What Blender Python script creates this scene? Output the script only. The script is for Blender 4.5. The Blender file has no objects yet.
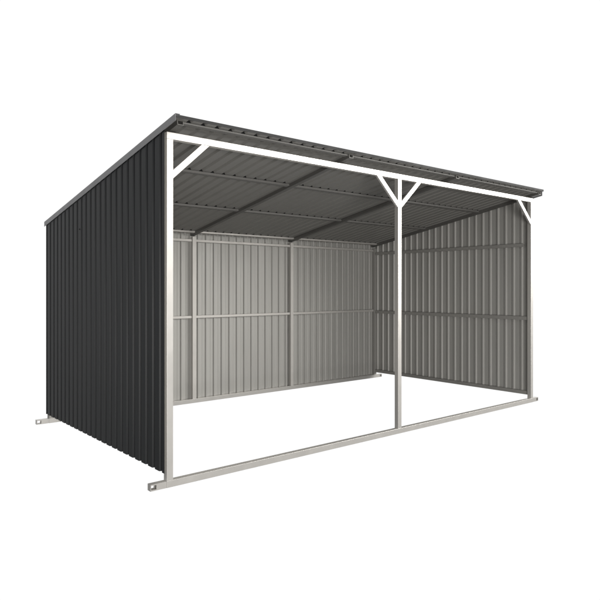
import bpy, bmesh, math
from mathutils import Vector, Matrix

scene = bpy.context.scene
COL = scene.collection

# ------------------------------------------------------------------ sizes (metres)
W, D, H = 4.667, 2.600, 2.400        # width, depth, front height of the frame
S = 0.0465                           # square tube of the main frame
SLOPE = 0.1751                       # roof fall per metre of depth
RB = 2.4075                          # rafter underside at the front plane
OVER = 0.111                         # rafter overhang in front
RH = 0.0335                          # rafter height
RIB = 0.1087                         # rib spacing of the profiled sheet
RIB_D = 0.016                        # rib height
RIB_L = 0.0205                       # deeper ribs of the near wall


def rb(y):
    return RB - SLOPE * y


# ------------------------------------------------------------------ materials
def new_mat(name):
    m = bpy.data.materials.new(name)
    m.use_nodes = True
    nt = m.node_tree
    return m, nt, nt.nodes['Principled BSDF']


def metal(name, col, rough, metallic, var=0.06, scale=6.0, stretch=(1, 1, .15), rvar=0.08, bump=0.0,
          spec=.5):
    """Sheet or tube metal: base colour with a faint uneven film and varying gloss."""
    m, nt, b = new_mat(name)
    tc = nt.nodes.new('ShaderNodeTexCoord')
    mp = nt.nodes.new('ShaderNodeMapping')
    mp.inputs['Scale'].default_value = stretch
    nt.links.new(tc.outputs['Object'], mp.inputs['Vector'])
    n = nt.nodes.new('ShaderNodeTexNoise')
    n.inputs['Scale'].default_value = scale
    n.inputs['Detail'].default_value = 6
    n.inputs['Roughness'].default_value = .6
    nt.links.new(mp.outputs[0], n.inputs['Vector'])
    r = nt.nodes.new('ShaderNodeMapRange')
    r.inputs['From Min'].default_value = .3
    r.inputs['From Max'].default_value = .7
    r.inputs['To Min'].default_value = 1 - var
    r.inputs['To Max'].default_value = 1 + var
    nt.links.new(n.outputs['Fac'], r.inputs['Value'])
    mx = nt.nodes.new('ShaderNodeVectorMath')
    mx.operation = 'SCALE'
    mx.inputs[0].default_value = col
    nt.links.new(r.outputs[0], mx.inputs['Scale'])
    nt.links.new(mx.outputs[0], b.inputs['Base Color'])
    r2 = nt.nodes.new('ShaderNodeMapRange')
    r2.inputs['From Min'].default_value = .3
    r2.inputs['From Max'].default_value = .7
    r2.inputs['To Min'].default_value = rough - rvar
    r2.inputs['To Max'].default_value = rough + rvar
    nt.links.new(n.outputs['Fac'], r2.inputs['Value'])
    nt.links.new(r2.outputs[0], b.inputs['Roughness'])
    b.inputs['Metallic'].default_value = metallic
    b.inputs['Specular IOR Level'].default_value = spec
    if bump:
        n2 = nt.nodes.new('ShaderNodeTexNoise')
        n2.inputs['Scale'].default_value = 350
        nt.links.new(tc.outputs['Object'], n2.inputs['Vector'])
        bp = nt.nodes.new('ShaderNodeBump')
        bp.inputs['Strength'].default_value = bump
        bp.inputs['Distance'].default_value = .0005
        nt.links.new(n2.outputs['Fac'], bp.inputs['Height'])
        nt.links.new(bp.outputs[0], b.inputs['Normal'])
    return m


M_FRAME = metal('galvanised_steel', (.60, .582, .553), .37, .65, var=.015, scale=9, stretch=(1, 1, 1), rvar=.02, bump=.15)
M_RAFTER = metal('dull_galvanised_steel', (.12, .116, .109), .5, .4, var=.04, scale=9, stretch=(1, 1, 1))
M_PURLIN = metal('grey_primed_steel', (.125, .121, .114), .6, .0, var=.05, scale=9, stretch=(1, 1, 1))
M_SIDE = metal('darker_galvanised_steel', (.27, .262, .246), .5, .3, var=.03, scale=9, stretch=(1, 1, 1))  # darker steel tone for side-wall rails and back corner posts
M_RAIL = metal('satin_galvanised_steel', (.46, .443, .418), .5, .4, var=.03, scale=9, stretch=(1, 1, 1))
M_OUT = metal('anthracite_paint', (.0056, .0070, .0083), .46, .0, var=.04, scale=5, stretch=(1, 1, .2), rvar=.012, bump=.1, spec=.2)
M_IN = metal('grey_back_coat', (.335, .328, .310), .5, .3, var=.05, scale=5)
M_ROOFIN = metal('grey_back_coat_shaded', (.215, .209, .196), .6, .1, var=.06, scale=4, stretch=(1, .3, 1))  # same coat as the walls, ceiling shade put into a darker colour
M_TRIM = metal('grey_painted_trim', (.20, .20, .206), .4, .3, var=.05, scale=6)
M_EDGE = metal('dark_trim_paint', (.028, .028, .028), .65, .0, var=.06, scale=8, stretch=(1, 1, 1), spec=.2)
M_RIB_SHADE = metal('rib_shade_black', (.012, .012, .012), .9, .0, var=.1, scale=60, stretch=(1, 1, 1), spec=.1)  # black stand-in for the shade inside the open roof ribs
M_BOLT = metal('zinc_plated_bolt', (.25, .245, .24), .6, .2, var=.03, scale=30)


# ------------------------------------------------------------------ mesh helpers
def link(name, bm, mats, parent=None, bevel=0.0, loc=(0, 0, 0)):
    bmesh.ops.recalc_face_normals(bm, faces=bm.faces)
    me = bpy.data.meshes.new(name)
    bm.to_mesh(me)
    bm.free()
    for m in (mats if isinstance(mats, (list, tuple)) else [mats]):
        me.materials.append(m)
    o = bpy.data.objects.new(name, me)
    COL.objects.link(o)
    o.location = loc
    if parent:
        o.parent = parent
    if bevel:
        bv = o.modifiers.new('edge', 'BEVEL')
        bv.width = bevel
        bv.segments = 2
        bv.limit_method = 'ANGLE'
        bv.harden_normals = True
    return o


def add_box(bm, x0, x1, y0, y1, z0, z1):
    v = [bm.verts.new(p) for p in
         [(x0, y0, z0), (x1, y0, z0), (x1, y1, z0), (x0, y1, z0),
          (x0, y0, z1), (x1, y0, z1), (x1, y1, z1), (x0, y1, z1)]]
    for f in ((0, 3, 2, 1), (4, 5, 6, 7), (0, 1, 5, 4), (1, 2, 6, 5), (2, 3, 7, 6), (3, 0, 4, 7)):
        bm.faces.new([v[i] for i in f])
    return v


def add_prism(bm, poly, axis, a, b):
    """extrude the 2-D polygon along axis (0,1,2) from a to b"""
    def pt(p, t):
        q = list(p)
        q.insert(axis, t)
        return q
    lo = [bm.verts.new(pt(p, a)) for p in poly]
    hi = [bm.verts.new(pt(p, b)) for p in poly]
    n = len(poly)
    bm.faces.new(lo[::-1])
    bm.faces.new(hi)
    for i in range(n):
        bm.faces.new((lo[i], lo[(i + 1) % n], hi[(i + 1) % n], hi[i]))


def add_tube(bm, p0, p1, w, h, t, up=Vector((0, 0, 1))):
    """open square tube from p0 to p1 (centre line), outside w x h, wall t"""
    p0, p1 = Vector(p0), Vector(p1)
    d = (p1 - p0).normalized()
    side = d.cross(up).normalized()
    u = side.cross(d)
    rings = []
    for p in (p0, p1):
        for k in (0, t):
            a, b = w / 2 - k, h / 2 - k
            rings.append([bm.verts.new(p + side * sx * a + u * sz * b)
                          for sx, sz in ((-1, -1), (1, -1), (1, 1), (-1, 1))])
    o0, i0, o1, i1 = rings
    for k in range(4):
        j = (k + 1) % 4
        bm.faces.new((o0[k], o0[j], o1[j], o1[k]))
        bm.faces.new((i0[j], i0[k], i1[k], i1[j]))
        bm.faces.new((o0[j], o0[k], i0[k], i0[j]))
        bm.faces.new((o1[k], o1[j], i1[j], i1[k]))


def rib_profile(a, b, wide, narrow, start, depth, swage=0.0):
    """polyline (t, h) of a trapezoid sheet from a to b; narrow ribs rise to depth, flats lie at 0.
    wide = rib foot, narrow = rib top, start = centre of the first rib"""
    pts = [(a, 0.0)]
    c = start
    while c + wide / 2 < b - .002:
        if c - wide / 2 > a + .002:
            pts += [(c - wide / 2, 0), (c - narrow / 2, depth), (c + narrow / 2, depth), (c + wide / 2, 0)]
            m = c + RIB / 2                      # shallow stiffening swage in the flat
            if swage and m + .006 < b:
                pts += [(m - .006, 0), (m - .002, swage), (m + .002, swage), (m + .006, 0)]
        c += RIB
    pts.append((b, 0.0))
    return pts


def sheet(name, prof, to3d_lo, to3d_hi, thick_vec, parent, mats, segs=1):
    """profiled sheet between two 3-D mappings of the profile, with real thickness.
    material 0 = outer face, 1 = inner face"""
    bm = bmesh.new()
    tv = Vector(thick_vec)
    rows = []
    for s in range(segs + 1):
        f = s / segs
        inner = []
        outer = []
        for t, h in prof:
            p = Vector(to3d_lo(t, h)).lerp(Vector(to3d_hi(t, h)), f)
            inner.append(bm.verts.new(p))
            outer.append(bm.verts.new(p + tv))
        rows.append((inner, outer))
    n = len(prof)
    for s in range(segs):
        (i0, o0), (i1, o1) = rows[s], rows[s + 1]
        for k in range(n - 1):
            bm.faces.new((i0[k], i0[k + 1], i1[k + 1], i1[k])).material_index = 1
            bm.faces.new((o0[k + 1], o0[k], o1[k], o1[k + 1])).material_index = 0
        bm.faces.new((i0[0], i1[0], o1[0], o0[0])).material_index = 0
        bm.faces.new((i0[-1], o0[-1], o1[-1], i1[-1])).material_index = 0
    for (i, o) in (rows[0], rows[-1]):
        for k in range(n - 1):
            bm.faces.new((i[k], o[k], o[k + 1], i[k + 1])).material_index = 0
    return link(name, bm, mats, parent)


def add_disc_bolt(bm, c, r, depth, axis):
    """hexagon bolt head with washer, facing -axis"""
    q = {'x': Matrix.Rotation(math.pi / 2, 4, 'Y'), 'y': Matrix.Rotation(math.pi / 2, 4, 'X')}[axis]
    bmesh.ops.create_cone(bm, cap_ends=True, segments=20, radius1=r, radius2=r, depth=depth * .4,
                          matrix=Matrix.Translation(c) @ q)
    bmesh.ops.create_cone(bm, cap_ends=True, segments=6, radius1=r * .62, radius2=r * .58, depth=depth * 1.6,
                          matrix=Matrix.Translation(c) @ q)


# ------------------------------------------------------------------ the shelter
shed = bpy.data.objects.new('field_shelter', None)
COL.objects.link(shed)
shed['label'] = ('open-fronted anthracite corrugated steel field shelter with sloping roof '
                 'and pale galvanised frame')
shed['category'] = 'shelter'


def box_part(name, x0, x1, y0, y1, z0, z1, mat=M_FRAME, parent=shed, bevel=.0015):
    bm = bmesh.new()
    add_box(bm, x0, x1, y0, y1, z0, z1)
    return link(name, bm, mat, parent, bevel)


# --- front frame
front_sill = box_part('sill', 0, W, 0, S, 0, S)
box_part('header_beam', 0, W, 0, S, H - S, H)
for x0 in (0, W / 2 - S / 2, W - S):
    d = 0 if x0 in (0, W - S) else .001
    box_part('post', x0 + d * 0, x0 + S, d, S - d, S, H - S)

# diagonal knee braces
ang = math.radians(43.2)
th = .0435
vt = th / math.cos(ang)
for xp, sgn in ((S, 1), (W / 2 - S / 2, -1), (W / 2 + S / 2, 1), (W - S, -1)):
    z0 = 2.088
    top = H - S
    tn = math.tan(ang)
    poly = [(xp, z0), (xp + sgn * (top - z0) / tn, top), (xp + sgn * (top - z0 - vt) / tn, top), (xp, z0 + vt)]
    bm = bmesh.new()
    add_prism(bm, poly, 1, .0015, .024)
    link('brace', bm, M_FRAME, shed, .002)

# --- back frame
back_sill = box_part('sill', 0, W, D - S, D, 0, S)
for x0, z1 in ((0, 1.93), (1.5925, 1.945), (3.0405, 1.945), (W - S, 1.93)):
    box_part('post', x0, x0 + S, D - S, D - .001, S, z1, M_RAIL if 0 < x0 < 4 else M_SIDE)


# --- ground anchors: short tubes with a square bolt window, at the four corners
def anchor(parent, xe, sgn, y0):
    """xe = where it meets the sill end, sgn = which way it points"""
    L, t = .116, .0045
    w0, w1 = .074, .112
    bm = bmesh.new()

    def bx(a, b, ya, yb, za, zb):
        xa, xb = sorted((xe + sgn * a, xe + sgn * b))
        add_box(bm, xa, xb, ya, yb, za, zb)
    y1 = y0 + S - .001
    y0 = y0 + .0008
    z0, z1 = .001, S - .0012
    bx(.001, L, y0, y1, z0, z0 + t)
    bx(.001, L, y0, y1, z1 - t, z1)
    bx(L - t, L, y0, y1, z0 + t, z1 - t)
    for a, b in ((y0, y0 + t), (y1 - t, y1)):
        bx(.001, w0, a, b, z0 + t, z1 - t)
        bx(w0, L - t, a, b, z0 + t, z0 + t + .003)
        bx(w0, L - t, a, b, z1 - t - .003, z1 - t)
    return link('ground_anchor', bm, M_FRAME, parent)


anchor(front_sill, 0, -1, 0)
anchor(front_sill, W, 1, 0)
anchor(back_sill, 0, -1, D - S)
anchor(back_sill, W, 1, D - S)

OUTIN = [M_OUT, M_IN]
# --- walls. ribs of the wall sheet point inwards, the wide flats face out.
FOOT, TOP = .040, .022
# left wall: sheet flats at x = -RIB_D, narrow ribs touch the frame at x = 0
profL = rib_profile(-.010, 2.578, FOOT, TOP, .046, RIB_L)
left = sheet('side_wall', profL,
             lambda t, h: (-RIB_L + h - .001, t, .1035 - .0045 * t),
             lambda t, h: (-RIB_L + h - .001, t, rb(t) + .022),
             (-.0016, 0, 0), shed, OUTIN)
profR = rib_profile(.032, 2.6165, FOOT - .004, TOP - .003, .046 + RIB, RIB_D - .001)
right = sheet('side_wall', profR,
              lambda t, h: (W + RIB_D - h + .001, t, .095),
              lambda t, h: (W + RIB_D - h + .001, t, rb(t) + .024),
              (.0016, 0, 0), shed, OUTIN)
profB = rib_profile(.002, W + RIB_D + .0008, FOOT, TOP, .068, RIB_D, .0032)
back = sheet('back_wall', profB,
             lambda t, h: (t, D + RIB_D - h + .001, .012),
             lambda t, h: (t, D + RIB_D - h + .001, rb(D + .02) + .044),
             (0, .0016, 0), shed, OUTIN)

# rails behind the sheets
RD = .030
for (z0, z1) in ((1.887, 1.915), (.991, 1.020)):
    for x0, x1 in ((S + .001, 1.5915), (1.64, 3.0395), (3.088, W - S - .001)):
        box_part('rail', x0, x1, D - RD, D - .001, z0, z1, mat=M_RAIL, parent=back, bevel=.0015)
for wall, xa, xb in ((left, .001, RD), (right, W - RD, W - .001)):
    zr = .083 if wall is right else .118
    box_part('rail', xa, xb, S + .001, D - S - .001, zr, zr + .041, M_SIDE, wall, .0015)
    box_part('rail', xa, xb, S + .001, D - S - .001, .965, 1.007, M_SIDE, wall, .0015)
    bm = bmesh.new()
    xm = (xa + xb) / 2
    add_tube(bm, (xm, .108, 1.855), (xm, D - S - .006, 1.855), xb - xa, .038, .003)
    link('rail', bm, M_SIDE, wall)

# corner bolts where the upper rails meet
bm = bmesh.new()
add_disc_bolt(bm, (W - .052, D - RD - .003, 1.902), .008, .005, 'y')
link('bolt', bm, M_BOLT, back)
bm = bmesh.new()
add_disc_bolt(bm, (W - RD - .003, D - S - .012, 1.858), .008, .005, 'x')
link('bolt', bm, M_BOLT, right)
bm = bmesh.new()
add_disc_bolt(bm, (-RIB_L - .005, 1.62, 1.86), .006, .004, 'x')
link('bolt', bm, M_OUT, left)

# --- roof
Y0, Y1 = -.136, D + .05
LOW = RH + .0005
ROOF_RIB = .0165
# ribs of the roof stand up; flats lie on the purlins
profT = rib_profile(-.014, W - .006, .038, .022, .0015 + RIB, ROOF_RIB)
roof = sheet('roof', profT,
             lambda t, h: (t, Y0, rb(Y0) + LOW + h),
             lambda t, h: (t, Y1, rb(Y1) + LOW + h),
             (0, 0, .0014), shed, [M_OUT, M_ROOFIN])

RX = (.0193, 1.5821, 3.0356, 4.6462 - S)
c = math.sqrt(1 + SLOPE ** 2)
for x0 in RX:
    bm = bmesh.new()
    yb = D - .002
    zc = RH / 2
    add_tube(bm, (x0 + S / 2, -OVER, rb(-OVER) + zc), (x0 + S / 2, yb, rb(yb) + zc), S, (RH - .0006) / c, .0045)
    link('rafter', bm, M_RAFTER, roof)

# purlins, one length per bay between the rafters
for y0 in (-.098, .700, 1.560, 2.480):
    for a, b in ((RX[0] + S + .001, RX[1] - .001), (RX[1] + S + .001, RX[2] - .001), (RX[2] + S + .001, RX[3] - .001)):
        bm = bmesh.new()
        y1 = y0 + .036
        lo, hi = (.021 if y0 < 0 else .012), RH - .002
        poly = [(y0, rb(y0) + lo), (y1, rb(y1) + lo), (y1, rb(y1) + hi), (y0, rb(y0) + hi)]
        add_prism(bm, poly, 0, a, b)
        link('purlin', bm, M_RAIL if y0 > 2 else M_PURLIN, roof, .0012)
        # black filler standing in for the shade in the rib openings above the purlin
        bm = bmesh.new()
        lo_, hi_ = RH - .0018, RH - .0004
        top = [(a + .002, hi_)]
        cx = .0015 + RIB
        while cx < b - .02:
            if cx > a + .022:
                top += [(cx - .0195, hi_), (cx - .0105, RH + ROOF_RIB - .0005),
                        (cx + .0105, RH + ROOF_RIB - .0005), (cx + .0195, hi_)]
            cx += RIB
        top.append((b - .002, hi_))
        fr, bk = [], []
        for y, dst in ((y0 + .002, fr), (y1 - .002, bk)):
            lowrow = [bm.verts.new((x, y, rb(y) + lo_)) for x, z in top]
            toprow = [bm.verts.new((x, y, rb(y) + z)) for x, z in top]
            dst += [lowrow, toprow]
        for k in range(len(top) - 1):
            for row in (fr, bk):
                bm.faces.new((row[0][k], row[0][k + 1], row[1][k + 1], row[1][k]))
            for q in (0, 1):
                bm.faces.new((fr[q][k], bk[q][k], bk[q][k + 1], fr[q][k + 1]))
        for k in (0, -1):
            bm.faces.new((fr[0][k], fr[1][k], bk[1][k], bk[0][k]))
        link('rib_shade', bm, M_RIB_SHADE, roof)


# eave trim: a shallow dark strip closing the rib ends along the front edge
bm = bmesh.new()
poly = [(Y0 - .0022, rb(Y0) + LOW - .0006), (Y0 - .0004, rb(Y0) + LOW - .0006),
        (Y0 - .0004, rb(Y0) + LOW + ROOF_RIB + .0022), (Y0 + .030, rb(Y0 + .030) + LOW + ROOF_RIB + .0022),
        (Y0 + .030, rb(Y0 + .030) + LOW + ROOF_RIB + .0036), (Y0 - .0022, rb(Y0) + LOW + ROOF_RIB + .0036)]
add_prism(bm, poly, 0, -.012, W - .008)
link('eave_trim', bm, M_EDGE, roof)


# verge trims: folded angle along each sloping roof edge
def verge(x_out, sgn, ya, yb, up, down):
    t = .0016
    bm = bmesh.new()
    zt = up

    def P(y, x, z):
        return (x, y, 2.441 - .1692 * (y + .19) + z)
    sec = [(x_out, down), (x_out, zt), (x_out + sgn * .034, zt), (x_out + sgn * .034, zt - t),
           (x_out + sgn * t, zt - t), (x_out + sgn * t, down)]
    a = [bm.verts.new(P(ya, *q)) for q in sec]
    b = [bm.verts.new(P(yb, *q)) for q in sec]
    n = len(sec)
    for i in range(n):
        bm.faces.new((a[i], a[(i + 1) % n], b[(i + 1) % n], b[i]))
    for r in (a, b):
        bm.faces.new((r[0], r[1], r[4], r[5]))
        bm.faces.new((r[1], r[2], r[3], r[4]))
    return link('verge_trim', bm, M_TRIM, roof)


verge(-.029, 1, -.180, 2.618, .040, -.008)
verge(W + .0215, -1, -.105, 2.618, .040, -.006)

# ------------------------------------------------------------------ studio light
world = bpy.data.worlds.new('World')
scene.world = world
world.use_nodes = True
nt = world.node_tree
nt.nodes.clear()
out = nt.nodes.new('ShaderNodeOutputWorld')
bg = nt.nodes.new('ShaderNodeBackground')
nt.links.new(bg.outputs[0], out.inputs[0])
tc = nt.nodes.new('ShaderNodeTexCoord')


def dot(v):
    n = nt.nodes.new('ShaderNodeVectorMath')
    n.operation = 'DOT_PRODUCT'
    nt.links.new(tc.outputs['Generated'], n.inputs[0])
    n.inputs[1].default_value = Vector(v).normalized()
    return n.outputs['Value']


def mrange(src, a, b, c0, c1, kind='SMOOTHSTEP'):
    n = nt.nodes.new('ShaderNodeMapRange')
    n.interpolation_type = kind
    nt.links.new(src, n.inputs['Value'])
    for i, v in (('From Min', a), ('From Max', b), ('To Min', c0), ('To Max', c1)):
        n.inputs[i].default_value = v
    return n.outputs['Result']


# white world behind the shelter; the dimmer gradient elsewhere is invented to shape light
back_fac = mrange(dot((math.sin(.71), math.cos(.71), 0)), .42, .60, 0, 1)
env_grad = mrange(dot((0, 0, 1)), -.22, .30, .055, .64)
mixf = nt.nodes.new('ShaderNodeMix')
mixf.data_type = 'FLOAT'
nt.links.new(back_fac, mixf.inputs[0])
nt.links.new(env_grad, mixf.inputs[2])
mixf.inputs[3].default_value = 1.02
nt.links.new(mixf.outputs[0], bg.inputs['Strength'])
bg.inputs['Color'].default_value = (1, 1, 1, 1)


def area(name, loc, target, sx, sy, watts, col=(1, 1, 1)):
    l = bpy.data.lights.new(name, 'AREA')
    l.shape = 'RECTANGLE'
    l.size, l.size_y = sx, sy
    l.energy = watts
    l.color = col
    o = bpy.data.objects.new(name, l)
    COL.objects.link(o)
    o.location = loc
    o.rotation_euler = (Vector(target) - Vector(loc)).to_track_quat('-Z', 'Y').to_euler()
    return o


area('softbox_lamp', (8.9, -6.2, 4.7), (2.2, 0, 2.0), 7.5, 5.0, 1400, (1, .985, .95))
area('fill_lamp', (-2.2, -8.1, .4), (4.6, 1.3, .6), 4.0, 2.0, 720, (1, .985, .96))  # unseen fill, added to brighten the right inner wall

# ------------------------------------------------------------------ camera
cam = bpy.data.cameras.new('camera')
co = bpy.data.objects.new('camera', cam)
COL.objects.link(co)
scene.camera = co
cam.sensor_width = 36
cam.lens = 601.35 / 600 * 36
cam.shift_x = -20.2 / 600
cam.shift_y = -12.5 / 600
cam.clip_start = .05
cam.clip_end = 500
co.location = (-1.8535, -3.741, 1.3503)
co.rotation_euler = (math.pi / 2, 0, -.7097)

scene.render.engine = 'CYCLES'
scene.view_settings.view_transform = 'Standard'
scene.view_settings.look = 'None'
scene.view_settings.gamma = 1
scene.view_settings.exposure = 0
scene.cycles.max_bounces = 10
